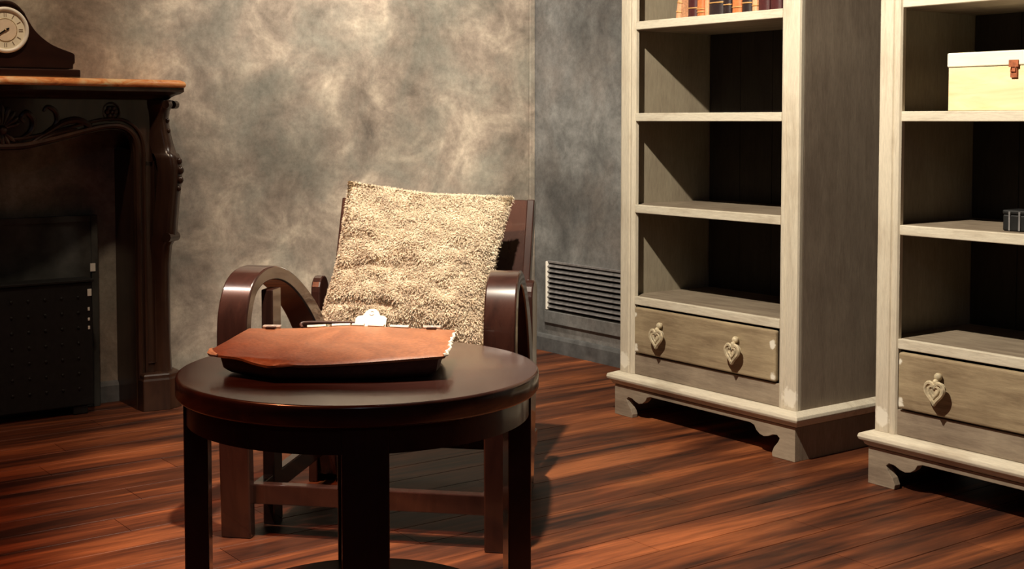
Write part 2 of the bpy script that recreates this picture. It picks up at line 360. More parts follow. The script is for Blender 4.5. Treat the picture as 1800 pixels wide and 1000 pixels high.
# ------------------------------------------------------------------ bookcases
BW, BD, BH = 0.79, 0.41, 2.02
SH = [0.383, 0.692, 0.998, 1.302, 1.610]
def heart(n=28, s=1.0):
    pts = []
    for k in range(n):
        t = 2 * math.pi * k / n
        x = 16 * math.sin(t) ** 3; z = 13 * math.cos(t) - 5 * math.cos(2 * t) - 2 * math.cos(3 * t) - math.cos(4 * t)
        pts.append((x / 17 * 0.033 * s, z / 17 * 0.037 * s))
    return pts
def bookcase(label, loc):
    r = thing('bookcase', label, 'bookcase', loc, R(-90), 'whitewashed bookcases along the grey wall')
    for x in (0.0, BW - 0.02):
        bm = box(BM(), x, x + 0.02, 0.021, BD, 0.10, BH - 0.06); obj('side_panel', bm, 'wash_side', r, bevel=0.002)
    # lining boards inside the compartments; the right one gets the shade-dark colour
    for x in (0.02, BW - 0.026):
        bm = box(BM(), x, x + 0.006, 0.022, BD - 0.016, 0.385, BH - 0.07); obj('inner_lining', bm, 'wash_in' if x < 0.4 else 'shade_in', r)
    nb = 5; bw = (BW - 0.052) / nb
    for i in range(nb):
        bm = box(BM(), 0.026 + bw * i + 0.0008, 0.026 + bw * (i + 1) - 0.0008, BD - 0.014, BD, 0.15, BH - 0.07); obj('back_board', bm, 'shade_in', r, bevel=0.002)
    # front uprights: flat face with a rounded outer edge and an inner bead
    for sx in (0, 1):
        pr = [(0, 0.02), (0, 0.008), (0.003, 0.002), (0.009, 0.0), (0.046, 0.0), (0.049, 0.004), (0.052, 0.001), (0.060, -0.001), (0.068, 0.002), (0.072, 0.008), (0.072, 0.02)]
        if sx: pr = [(BW - a, c) for a, c in pr][::-1]
        bm = BM(); prism(bm, pr, lambda p: (p[0], p[1], 0.148), lambda p: (p[0], p[1], BH - 0.07))
        obj('upright', bm, 'wash_v', r)
    for z in SH:
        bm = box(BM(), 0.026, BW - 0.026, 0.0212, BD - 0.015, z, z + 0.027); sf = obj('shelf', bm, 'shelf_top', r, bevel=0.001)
        bm = box(BM(), 0.0725, BW - 0.0725, 0.004, 0.021, z, z + 0.027); obj('front_edge', bm, 'wash_h', sf, bevel=0.002)
    # drawer
    bm = box(BM(), 0.080, BW - 0.080, -0.004, 0.016, 0.222, 0.376)
    dr = obj('drawer', bm, 'wash_drawer', r, bevel=0.007, seg=3)
    bm = box(BM(), 0.085, BW - 0.085, 0.017, 0.36, 0.226, 0.35); obj('drawer_box', bm, 'wash_in', dr)
    for hx in (0.215, 0.557):
        bm = BM(); h = heart()
        prism(bm, h, lambda p: (hx + p[0], -0.022, 0.292 + p[1]), lambda p: (hx + p[0] * 0.8, -0.030, 0.292 + p[1] * 0.8))
        tube(bm, [(hx + a * 0.9, -0.029, 0.292 + c * 0.9) for a, c in h + h[:1]], 0.0058, 6, (0, 1, 0))
        h2 = heart(20, 0.5)
        tube(bm, [(hx + a, -0.0305, 0.294 + c) for a, c in h2 + h2[:1]], 0.0036, 6, (0, 1, 0))
        tube(bm, [(hx, -0.006, 0.292), (hx, -0.024, 0.292)], 0.010, 10)
        ball(bm, (hx, -0.014, 0.330), 0.011); ball(bm, (hx, -0.024, 0.318), 0.008)
        tube(bm, [(hx, -0.0, 0.333), (hx, -0.012, 0.333)], 0.005, 8)
        obj('heart_pull', bm, 'pull', dr, smooth=True, auto=50)
    bm = box(BM(), 0.0725, BW - 0.0725, 0.006, 0.022, 0.148, 0.217); obj('lower_rail', bm, 'wash_base', r, bevel=0.002)
    bm = box(BM(), 0.02, BW - 0.02, 0.023, BD, 0.135, 0.147); obj('bottom_board', bm, 'wash_in', r)
    # base moulding: mitred frame with rounded nose
    e = 0.032
    def ringat(o, z): return [(-o, -o, z), (BW + o, -o, z), (BW + o, BD, z), (-o, BD, z)]
    bm = BM(); loft(bm, [ringat(0.010, 0.103), ringat(0.018, 0.109), ringat(0.020, 0.116), ringat(e - 0.003, 0.121), ringat(e, 0.129), ringat(e - 0.003, 0.138), ringat(0.016, 0.143), ringat(0.004, 0.1475)])
    obj('base_moulding', bm, 'wash_h', r, bevel=0.0015)
    # bracket feet with scalloped apron
    half = [(0.0, 0.0), (0.088, 0.0), (0.090, 0.012), (0.082, 0.030), (0.066, 0.048), (0.060, 0.060), (0.070, 0.068), (0.088, 0.066),
            (0.105, 0.058), (0.122, 0.054), (0.140, 0.058), (0.154, 0.068), (0.162, 0.081), (0.178, 0.086)]
    W2 = BW + 0.016
    poly = half + [(W2 - a, c) for a, c in half[::-1]] + [(W2, 0.102), (0, 0.102)]
    bm = BM(); prism(bm, poly, lambda p: (p[0] - 0.008, -0.012, p[1]), lambda p: (p[0] - 0.008, 0.012, p[1])); obj('front_apron', bm, 'wash_base', r, bevel=0.0015)
    for x in (-0.008, BW - 0.012):
        bm = box(BM(), x, x + 0.02, 0.0125, BD, 0.0, 0.102); obj('side_plinth', bm, 'wash_side', r, bevel=0.0015)
    # top and cornice
    bm = BM(); loft(bm, [ringat(0.0, BH - 0.069), ringat(0.012, BH - 0.06), ringat(0.016, BH - 0.04), ringat(0.04, BH - 0.02), ringat(0.045, BH)])
    obj('cornice', bm, 'wash_h', r, bevel=0.002)
    return r
bookcase('whitewashed bookcase between the air vent and the box bookcase, its three lower open shelves empty', (-0.56, -1.222, 0))
bookcase('whitewashed bookcase nearest the camera, holding the pale wooden box', (-0.56, -2.293, 0))

# ------------------------------------------------------------------ books on the upper shelf
def book(label, ya, yb, h, cover, bands, tilt=0.0, depth=0.155, front=-0.525):
    wd = abs(yb - ya) - 0.0015; yc = (ya + yb) / 2
    o = thing('book', label, 'book', (front, yc, 1.329), R(-90), 'old leather books on the upper shelf')
    # local x along the shelf, y into the shelf; spine faces the room
    t = 0.0032
    pr = [(-wd / 2, t), (-wd / 2, 0.004)]
    for k in range(7):
        a = math.pi * k / 6; pr.append((-math.cos(a) * wd / 2, 0.004 - math.sin(a) * min(0.007, wd * 0.25)))
    pr += [(wd / 2, depth), (wd / 2 - t, depth), (wd / 2 - t, 0.006), (-wd / 2 + t, 0.006), (-wd / 2 + t, depth), (-wd / 2, depth)]
    pr = pr[1:]
    bm = BM(); prism(bm, pr, lambda p: (p[0], p[1], 0.0), lambda p: (p[0], p[1], h)); obj('cover', bm, cover, o, smooth=True, auto=35)
    bm = box(BM(), -wd / 2 + t + 0.0002, wd / 2 - t - 0.0002, 0.0065, depth - 0.004, 0.003, h - 0.003); obj('pages', bm, 'paper', o)
    if bands:
        for zz in bands:
            pts = []
            for k in range(7):
                a = math.pi * k / 6; pts.append((-math.cos(a) * wd / 2 * 0.98, 0.0035 - math.sin(a) * min(0.0075, wd * 0.26), zz))
            bm = BM(); tube(bm, pts, 0.0022, 6); obj('spine_band', bm, 'gilt', o, smooth=True)
    if tilt: o.location.z += 0.0025; o.rotation_euler = (0, R(tilt), R(-90))
    return o
B = [(-1.451, -1.474, 0.20, 'book_tan', (0.02, 0.05, 0.10, 0.16), 'tan leather book leaning at the left end of the row', 8.0),
     (-1.508, -1.549, 0.22, 'book_dark', (0.03, 0.19), 'maroon leather book right beside the leaning tan book', 0),
     (-1.549, -1.582, 0.20, 'book_orange', (0.015, 0.025, 0.1), 'orange leather book with maroon book on its left', 0),
     (-1.583, -1.601, 0.205, 'book_tan', (), 'thin tan book pressed against the orange leather book', 0),
     (-1.602, -1.665, 0.23, 'book_black', (0.04, 0.19), 'thickest black leather book in the middle of the row', 0),
     (-1.666, -1.701, 0.22, 'book_black', (0.03,), 'thin black book between thick black book and orange spine', 0),
     (-1.703, -1.743, 0.21, 'book_orange', (0.02, 0.17), 'orange leather book standing between two black books', 0),
     (-1.745, -1.786, 0.225, 'book_black', (0.03, 0.19), 'black book fourth from the right-hand upright', 0),
     (-1.787, -1.810, 0.20, 'book_tan', (0.02,), 'thin tan book with maroon volumes on its right', 0),
     (-1.812, -1.858, 0.22, 'book_dark', (0.04,), 'maroon book second from the right-hand end of the row', 0),
     (-1.860, -1.906, 0.21, 'book_dark', (0.05,), 'maroon book at the right-hand end of the row', 0)]
for ya, yb, h, c, bands, lab, tl in B: book(lab, ya, yb, h, c, bands, tl)

# ------------------------------------------------------------------ pale wooden box and small dark case
bx = thing('wooden_box', 'pale cream wooden box with lid and rusty latch on the bookcase shelf', 'box', (-0.535, -2.497, 1.0255), R(-90))
L, Dp, Hh = 0.385, 0.22, 0.112
bm = BM(); t = 0.009
box(bm, 0, L, 0, t, 0, Hh); obj('front_board', bm, 'pine', bx, bevel=0.0012)
bm = box(BM(), 0, L, Dp - t, Dp, 0, Hh); obj('back_board', bm, 'pine', bx, bevel=0.0012)
for x in (0, L - t):
    bm = box(BM(), x, x + t, t + 0.0002, Dp - t - 0.0002, 0, Hh); obj('end_board', bm, 'pine', bx, bevel=0.0012)
bm = box(BM(), t, L - t, t, Dp - t, 0.0, 0.006); obj('box_bottom', bm, 'pine', bx)
bm = BM(); box(bm, -0.003, L + 0.003, -0.004, Dp + 0.002, Hh + 0.0006, Hh + 0.038)
obj('lid', bm, 'pine_lid', bx, bevel=0.004, seg=3)
bm = BM(); box(bm, L / 2 - 0.013, L / 2 + 0.013, -0.0075, -0.004, Hh - 0.004, Hh + 0.014); box(bm, L / 2 - 0.009, L / 2 + 0.009, -0.006, 0, Hh - 0.03, Hh - 0.006)
tube(bm, [(L / 2 - 0.006, -0.007, Hh - 0.002), (L / 2 - 0.006, -0.010, Hh - 0.014), (L / 2 + 0.006, -0.010, Hh - 0.014), (L / 2 + 0.006, -0.007, Hh - 0.002)], 0.0018, 6)
obj('latch', bm, 'copper', bx, bevel=0.001)
sc = thing('small_case', 'small dark case with thin highlight strips on the shelf below the wooden box', 'case', (-0.50, -2.64, 0.7195), R(-90))
bm = box(BM(), 0, 0.13, 0, 0.07, 0, 0.042); obj('case_body', bm, 'iron', sc, bevel=0.004)
bm = box(BM(), -0.001, 0.131, -0.001, 0.071, 0.0425, 0.054); obj('case_lid', bm, 'iron', sc, bevel=0.004)
for x in (0.018, 0.046, 0.084, 0.112):
    bm = box(BM(), x, x + 0.005, -0.0022, -0.0012, 0.002, 0.05); obj('highlight_strip', bm, 'vent', sc)  # pale strips stand in for highlights on an unidentified dark object

# ------------------------------------------------------------------ fireplace surround
FX = -2.32
fp = thing('fireplace_surround', 'dark carved wooden fireplace surround with orange marble top', 'fireplace', (FX, 0, 0))
def serp(x, hw, depth, bulge):
    a = min(1.0, abs(x) / hw)
    return -(depth + bulge * (0.5 + 0.5 * math.cos(math.pi * min(1, a / 0.78))) - (0.0 if a < 0.84 else (a - 0.84) / 0.16 * 0.012))
def slab(hw, depth, bulge, n=40):
    xs = [-hw + 2 * hw * i / n for i in range(n + 1)]
    return [(x, serp(x, hw, depth, bulge)) for x in xs] + [(hw, -0.001), (-hw, -0.001)]
bm = BM(); loft(bm, [[(x, yy, z) for x, yy in slab(hw, d, 0.075)] for hw, d, z in
    ((0.612, 0.262, 1.113), (0.617, 0.267, 1.117), (0.618, 0.268, 1.126), (0.613, 0.263, 1.134), (0.602, 0.252, 1.139), (0.592, 0.242, 1.140))])
obj('marble_top', bm, 'marble', fp, smooth=True, auto=60, label='orange and cream marble top slab')
bm = BM(); loft(bm, [[(x, yy, z) for x, yy in slab(hw, d, 0.07)] for hw, d, z in
    ((0.575, 0.215, 1.072), (0.582, 0.222, 1.080), (0.590, 0.235, 1.086), (0.604, 0.250, 1.092), (0.613, 0.261, 1.099), (0.613, 0.261, 1.1125))])
obj('cornice', bm, 'mantel', fp, smooth=True, auto=50)
# arch plate with serpentine opening
op = [(0.0, 0.905), (0.06, 0.906), (0.12, 0.916), (0.17, 0.927), (0.23, 0.942), (0.29, 0.957), (0.34, 0.967), (0.385, 0.970), (0.415, 0.963), (0.437, 0.945), (0.447, 0.92), (0.45, 0.89), (0.45, 0.6), (0.45, 0.3), (0.45, 0.10)]
cur = [(p.x, p.y) for p in smoothpts([(a, c, 0) for a, c in op[:12]], 4)] + [(0.45, 0.6), (0.45, 0.0)]
full = [(-a, c) for a, c in cur[::-1]] + cur[1:]
poly = full + [(0.575, 0.0), (0.575, 1.0715), (-0.575, 1.0715), (-0.575, 0.0)]
# the frieze bows forward at the middle like the shelf
def yb(x, base): return serp(x, 0.62, base, 0.055)
bm = BM(); ZT = 1.0715
cols = [(-0.575, 0.0, 0.0), (-0.45, 0.0, 0.0)] + [(p[0], p[1], 1) for p in full if p[1] > 0.88] + [(0.45, 0.0, 0.0), (0.575, 0.0, 0.0)]
cols = [(c[0], c[1]) for c in cols]
def lower(a, c): return a[1], c[1]
front = [[bm.verts.new((x, yb(x, bs), z)) for x, z in cols] for bs in (0.195, 0.165)]
topv = [[bm.verts.new((x, yb(x, bs), ZT)) for x, z in cols] for bs in (0.195, 0.165)]
n = len(cols)
for i in range(n - 1):
    if abs(cols[i][0] - cols[i + 1][0]) < 1e-5:   # jamb edge: only the reveal face
        bm.faces.new((front[0][i], front[0][i + 1], front[1][i + 1], front[1][i])); continue
    for k in (0, 1): bm.faces.new((front[k][i], front[k][i + 1], topv[k][i + 1], topv[k][i]))
    bm.faces.new((front[0][i], front[0][i + 1], front[1][i + 1], front[1][i])); bm.faces.new((topv[0][i], topv[0][i + 1], topv[1][i + 1], topv[1][i]))
for i in (0, n - 1): bm.faces.new((front[0][i], front[1][i], topv[1][i], topv[0][i]))
bmesh.ops.remove_doubles(bm, verts=bm.verts, dist=1e-6)
obj('arch_panel', bm, 'mantel', fp)
for off, rad, dy in ((0.012, 0.010, 0.006), (0.036, 0.006, 0.003)):
    pts = []
    for i, (a, c) in enumerate(full):
        p0 = Vector(full[max(i - 1, 0)]); p1 = Vector(full[min(i + 1, len(full) - 1)]); d = (p1 - p0).normalized(); nrm = Vector((-d.y, d.x))
        q = Vector((a, c)) + nrm * off
        pts.append((q.x, yb(q.x, 0.195) - dy, max(q.y, 0.11)))
    pts = [p for i, p in enumerate(pts) if i == 0 or (Vector(p) - Vector(pts[i - 1])).length > 0.004]
    bm = BM(); tube(bm, pts, rad, 8, (0, 1, 0)); obj('opening_bead', bm, 'mantel', fp, smooth=True)
for s in (-1, 1):
    bm = box(BM(), *sorted((s * 0.452, s * 0.470)), -0.166, -0.001, 0, 0.90); obj('inner_jamb', bm, 'mantel', fp)
    bm = box(BM(), *sorted((s * 0.558, s * 0.575)), -0.166, -0.001, 0, 1.071); obj('outer_side', bm, 'mantel', fp)
    # plinth block
    bm = BM()
    pl = [(0.452, -0.20), (0.455, -0.245), (0.545, -0.258), (0.600, -0.225), (0.604, -0.11), (0.576, -0.11), (0.576, -0.20)]
    def P2(sc_, z): return [(s * (0.53 + (a - 0.53) * sc_), -0.19 + (c + 0.19) * sc_, z) for a, c in pl]
    loft(bm, [P2(1.0, 0), P2(1.0, 0.105), P2(0.96, 0.112), P2(0.96, 0.122), P2(0.90, 0.128)]); obj('plinth_block', bm, 'mantel', fp, bevel=0.002)
    # recessed panel moulding on the leg face
    bm = BM(); rx = [(0.487, 0.16), (0.52, 0.16), (0.52, 0.86), (0.487, 0.86), (0.487, 0.16)]
    tube(bm, [(s * a, yb(0.51, 0.195) - 0.002, c) for a, c in rx], 0.004, 6, (0, 1, 0)); obj('panel_moulding', bm, 'mantel', fp)
    # canted scrolled console down the corner: rings along z (centre out along the diagonal)
    prof = [(0.128, 0.010, 0.026), (0.16, 0.008, 0.025), (0.25, 0.006, 0.024), (0.40, 0.006, 0.025), (0.50, 0.008, 0.027), (0.565, 0.014, 0.030), (0.590, 0.028, 0.032),
            (0.602, 0.034, 0.033), (0.64, 0.036, 0.033), (0.72, 0.044, 0.033), (0.79, 0.053, 0.034), (0.83, 0.056, 0.035), (0.868, 0.050, 0.035), (0.885, 0.042, 0.034), (0.888, 0.034, 0.032),
            (0.92, 0.024, 0.030), (0.97, 0.012, 0.028), (1.01, 0.008, 0.028), (1.035, 0.012, 0.030), (1.05, 0.022, 0.034), (1.066, 0.026, 0.036), (1.071, 0.022, 0.036)]
    dg = Vector((0.64 * s, -0.77, 0)); sd = Vector((0.77 * s, 0.64, 0)); base = Vector((0.548 * s, -0.195, 0))
    rings = []
    for z, o_, hw in prof:
        q = base + dg * o_; rings.append([q + sd * hw * a + dg * b_ + Vector((0, 0, z)) for a, b_ in ((-1, -0.05), (-1, 0.0), (-0.75, 0.012), (0, 0.017), (0.75, 0.012), (1, 0.0), (1, -0.05))])
    bm = BM(); loft(bm, rings); co = obj('console', bm, 'mantel', fp, smooth=True, auto=55)
    for z, o_, rr in ((0.86, 0.069, 0.011), (0.828, 0.073, 0.013), (0.795, 0.072, 0.012), (0.765, 0.066, 0.009), (1.0, 0.026, 0.008), (0.965, 0.03, 0.008)):
        q = base + dg * o_; bm = BM(); ball(bm, (q.x, q.y, z), rr, 1, 1, 1.15); obj('carved_bead', bm, 'mantel', co, smooth=True)
    # scroll on the capital
    bm = BM(); q = base + dg * 0.04
    for k in (-1, 1): tube(bm, [q + sd * 0.04 * k * 0.9 + Vector((0, 0, 1.055)), q + sd * 0.012 * k + Vector((0, 0, 1.055))], 0.014, 12)
    obj('capital_scroll', bm, 'mantel', co, smooth=True)
    bm = BM(); q = base + dg * 0.035
    tube(bm, [q - sd * 0.034 + Vector((0, 0, 0.597)), q + sd * 0.034 + Vector((0, 0, 0.597))], 0.017, 12); obj('scroll_end', bm, 'mantel', co, smooth=True)
    # rosette
    rx, rz = 0.372 * s, 1.030; ry = yb(rx, 0.195)
    bm = BM(); n = 24
    tube(bm, [(rx + 0.030 * math.cos(2 * math.pi * k / n), ry - 0.001, rz + 0.030 * math.sin(2 * math.pi * k / n)) for k in range(n + 1)], 0.0035, 6, (0, 1, 0))
    for k in range(6):
        a = 2 * math.pi * k / 6; ball(bm, (rx + 0.014 * math.cos(a), ry - 0.003, rz + 0.014 * math.sin(a)), 0.0095, 1, 0.7, 1)
    ball(bm, (rx, ry - 0.008, rz), 0.007); obj('rosette', bm, 'mantel', fp, smooth=True)
    # acanthus scroll
    def cv(pts): return [(s * a, yb(a, 0.195) - 0.002, c) for a, c in [(p.x, p.y) for p in smoothpts([(a, c, 0) for a, c in pts], 5)]]
    for pts, r0 in (([(0.09, 0.925), (0.15, 0.965), (0.20, 0.993), (0.25, 1.002), (0.29, 0.985), (0.29, 0.972), (0.275, 0.975)], 0.010),
                    ([(0.10, 0.928), (0.16, 0.952), (0.21, 0.968), (0.245, 0.968), (0.26, 0.956)], 0.008),
                    ([(0.16, 0.972), (0.18, 1.0), (0.175, 1.03), (0.15, 1.045), (0.135, 1.03)], 0.007),
                    ([(0.05, 0.935), (0.09, 0.965), (0.10, 1.0), (0.08, 1.025), (0.062, 1.01), (0.072, 0.995)], 0.009)):
        c = cv(pts); n = len(c)
        bm = BM(); tube(bm, c, [r0 * (0.45 + 0.75 * math.sin(math.pi * (i + 0.6) / (n + 0.2))) for i in range(n)], 8, (0, 1, 0)); obj('acanthus_scroll', bm, 'mantel', fp, smooth=True)
# central shell
sh = BM(); cy = yb(0, 0.195)
for k in range(9):
    a = R(-72 + 18 * k); L1 = 0.075 - 0.018 * abs(k - 4) / 4
    p0 = Vector((0, cy - 0.004, 0.975)); p1 = p0 + Vector((math.sin(a) * L1, -0.004, math.cos(a) * L1))
    tube(sh, [p0 + (p1 - p0) * t for t in (0, 0.3, 0.6, 0.85, 1.0)], [0.004, 0.006, 0.0085, 0.0095, 0.004], 8, (0, 1, 0))
for k in range(5):
    a = R(180 - 50 + 25 * k); p0 = Vector((0, cy - 0.004, 0.965)); p1 = p0 + Vector((math.sin(a) * 0.05, -0.003, math.cos(a) * 0.05))
    tube(sh, [p0 + (p1 - p0) * t for t in (0, 0.4, 0.8, 1.0)], [0.004, 0.007, 0.008, 0.003], 8, (0, 1, 0))
ball(sh, (0, cy - 0.008, 0.97), 0.016); obj('shell_carving', sh, 'mantel', fp, smooth=True)

# board and black fire box standing in the opening
fb = thing('fireback', 'dark grey fireback panel standing in the fireplace opening against the wall', 'fireback', (-2.235, -0.04, 0))
bm = box(BM(), -0.285, 0.285, -0.008, 0.012, 0.0, 0.672); obj('panel', bm, 'board', fb, bevel=0.003)
for x in (-0.285, 0.262):
    bm = box(BM(), x, x + 0.023, -0.016, -0.0082, 0.0, 0.672); obj('panel_frame', bm, 'board', fb, bevel=0.002)
bm = box(BM(), -0.261, 0.261, -0.016, -0.0082, 0.650, 0.672); obj('panel_frame', bm, 'board', fb, bevel=0.002)
bm = box(BM(), 0.256, 0.274, -0.0185, -0.0165, 0.476, 0.504); obj('paper_tag', bm, 'white', fb, label='small white paper tag')
fbx = thing('fire_box', 'black studded metal fire box on the floor inside the fireplace', 'fire box', (-2.275, -0.115, 0))
bm = box(BM(), -0.27, 0.27, -0.04, 0.04, 0.03, 0.452); obj('box_body', bm, 'iron', fbx, bevel=0.004)
for x in (-0.25, 0.20):
    bm = box(BM(), x, x + 0.05, -0.035, 0.035, 0.0, 0.0297); obj('foot', bm, 'iron', fbx, bevel=0.004)
bm = box(BM(), -0.274, 0.274, -0.046, 0.044, 0.4525, 0.462); obj('top_rim', bm, 'iron', fbx, bevel=0.002)
st_ = BM()
for i in range(9):
    for j in range(7): ball(st_, (-0.22 + 0.055 * i, -0.0405, 0.09 + 0.052 * j), 0.0055, 1, 0.6, 1, 8)
so = obj('studs', st_, 'iron', fbx, smooth=True); so['kind'] = 'stuff'
for z, hh in ((0.416, 0.012), (0.36, 0.006), (0.325, 0.005), (0.296, 0.006)):
    bm = box(BM(), 0.252, 0.266 if hh > 0.01 else 0.259, -0.0425, -0.0402, z - hh, z + hh); obj('paint_chip', bm, 'white', fbx, bevel=0.001, label='white chipped paint spot')

# ------------------------------------------------------------------ mantel clock
ck = thing('mantel_clock', 'dark wooden mantel clock with round cream dial on the fireplace top', 'clock', (-2.302, -0.20, 1.1405))
hp = [(0.0, 0.243), (0.022, 0.240), (0.042, 0.229), (0.060, 0.209), (0.076, 0.180), (0.094, 0.152), (0.118, 0.128), (0.150, 0.106), (0.190, 0.090), (0.214, 0.082), (0.222, 0.076), (0.222, 0.048), (0.216, 0.044), (0.216, 0.029)]
hp = [(p.x, p.y) for p in smoothpts([(a, c, 0) for a, c in hp[:10]], 4)] + hp[10:]
poly = hp + [(-a, c) for a, c in hp[::-1][:-1]]
bm = BM(); prism(bm, poly, lambda p: (p[0], -0.045, p[1]), lambda p: (p[0], 0.045, p[1])); cs = obj('case', bm, 'clock', ck, bevel=0.003)
bm = box(BM(), -0.236, 0.236, -0.058, 0.056, 0.0, 0.027); obj('base', bm, 'clock', ck, bevel=0.005, seg=3)
bm = BM(); ap = [(a, -0.046, c - 0.008) for a, c in [(-a, c) for a, c in hp[12:0:-1]] + hp[:13]]
tube(bm, ap, 0.004, 6, (0, 1, 0)); obj('edge_bead', bm, 'clock', cs, smooth=True)
def disc(r, y0_, y1_, n=40):
    bm = BM(); loft(bm, [[(r * math.cos(2 * math.pi * k / n), yy, 0.148 + r * math.sin(2 * math.pi * k / n)) for k in range(n)] for yy in (y1_, y0_)]); return bm
dl = obj('dial', disc(0.066, -0.050, -0.0455), 'dial', ck)
obj('dial_centre', disc(0.035, -0.0512, -0.0502), 'dial_in', dl)
n = 48; bm = BM(); tube(bm, [(0.067 * math.cos(2 * math.pi * k / n), -0.051, 0.148 + 0.067 * math.sin(2 * math.pi * k / n)) for k in range(n + 1)], 0.0065, 10, (0, 1, 0))
obj('bezel', bm, 'ivory', ck, smooth=True)
bm = BM(); tube(bm, [(0.036 * math.cos(2 * math.pi * k / n), -0.0508, 0.148 + 0.036 * math.sin(2 * math.pi * k / n)) for k in range(n + 1)], 0.0012, 6, (0, 1, 0)); obj('chapter_ring', bm, 'brass', dl, smooth=True)
for k in range(12):
    a = 2 * math.pi * k / 12; u = Vector((math.sin(a), 0, math.cos(a))); t_ = Vector((math.cos(a), 0, -math.sin(a)))
    bm = BM()
    for q in ((0,) if k % 3 else (-1, 1)): obox(bm, Vector((0, -0.0505, 0.148)) + u * 0.048 + t_ * 0.003 * q, u, t_, (0, 1, 0), 0.0065, 0.001, 0.0006)
    obj('numeral_mark', bm, 'numeral', dl)
for ang, L1, w1 in ((235, 0.030, 0.0026), (62, 0.014, 0.0034)):
    a = R(ang); u = Vector((math.sin(a), 0, math.cos(a))); t_ = Vector((math.cos(a), 0, -math.sin(a)))
    bm = BM(); c0 = Vector((0, -0.0535, 0.148)); vs = [c0 - u * 0.006 + t_ * w1 * 0.6, c0 + t_ * w1, c0 + u * L1 * 0.7 + t_ * w1 * 0.8, c0 + u * L1, c0 + u * L1 * 0.7 - t_ * w1 * 0.8, c0 - t_ * w1, c0 - u * 0.006 - t_ * w1 * 0.6]
    prism(bm, vs, lambda p: p, lambda p: p + Vector((0, -0.0012, 0))); obj('clock_hand', bm, 'hand', dl)
bm = BM(); ball(bm, (0, -0.0545, 0.148), 0.003); obj('hand_pivot', bm, 'brass', dl)

# ------------------------------------------------------------------ armchair
CH = (-1.96257, -1.93426, 0); CA = R(-46.232)
ch = thing('armchair', 'dark mahogany armchair with curved bentwood arms behind the round table', 'armchair', CH, CA)
ac = [(0.012, 0.0), (0.006, 0.2), (0.0, 0.40), (0.0, 0.49), (0.009, 0.548), (0.038, 0.597), (0.085, 0.620), (0.145, 0.624), (0.205, 0.611), (0.265, 0.585), (0.33, 0.544), (0.40, 0.486), (0.46, 0.410), (0.505, 0.312), (0.53, 0.17), (0.545, 0.0)]
th = [0.017] * 9 + [0.018, 0.020, 0.024, 0.027, 0.028, 0.026, 0.022]
cl = smoothpts([(a, c, t) for (a, c), t in zip(ac, th)], 6)
for s in (-1, 1):
    rings = []
    for i, p in enumerate(cl):
        a = cl[max(0, i - 1)]; c = cl[min(len(cl) - 1, i + 1)]; d = Vector((c.x - a.x, c.y - a.y)).normalized(); nr = Vector((-d.y, d.x))
        hw = 0.0375; rr = []
        if i in (0, len(cl) - 1): nr = Vector((-1, 0))
        for xx, kk in ((-hw, -1), (-hw, 1), (hw, 1), (hw, -1)): rr.append((s * (0.323 - 0.09 * p.x) + xx, p.x + nr.x * p.z * kk, p.y + nr.y * p.z * kk))
        rings.append(rr)
    bm = BM(); loft(bm, rings); obj('arm', bm, 'chair', ch, smooth=True, auto=35, bevel=0.004)
    # inner post carrying the seat, and the sloping side rail
    bm = box(BM(), *sorted((s * 0.268, s * 0.298)), 0.115, 0.175, 0.0, 0.585); obj('post', bm, 'chair', ch, bevel=0.003)
    bm = BM(); prism(bm, [(0.03, 0.30), (0.03, 0.40), (0.62, 0.30), (0.62, 0.20)], lambda p: (s * 0.262, p[0], p[1] + 0.04), lambda p: (s * 0.284, p[0], p[1] + 0.04)); obj('side_rail', bm, 'chair', ch, bevel=0.003)
    bm = box(BM(), *sorted((s * 0.270, s * 0.296)), 0.03, 0.72, 0.075, 0.125); obj('runner', bm, 'chair', ch, bevel=0.003)
bm = box(BM(), -0.29, 0.29, 0.015, 0.045, 0.08, 0.128); obj('stretcher', bm, 'chair', ch, bevel=0.003)
bm = box(BM(), -0.29, 0.29, 0.62, 0.65, 0.08, 0.128); obj('stretcher', bm, 'chair', ch, bevel=0.003)
bm = box(BM(), -0.29, 0.29, 0.012, 0.036, 0.29, 0.37); obj('seat_rail', bm, 'chair', ch, bevel=0.003)
# seat pad
bm = BM(); rows = []
for z, o_ in ((0.0, 0.01), (0.012, 0.0), (0.065, 0.0), (0.085, 0.012), (0.092, 0.035)):
    rows.append([(x, yy, 0.345 + z - 0.13 * (yy - 0.03)) for x, yy in ((-0.255 + o_, 0.04 + o_), (0.255 - o_, 0.04 + o_), (0.255 - o_, 0.60 - o_), (-0.255 + o_, 0.60 - o_))])
loft(bm, rows); obj('seat', bm, 'seat', ch, smooth=True, bevel=0.006)
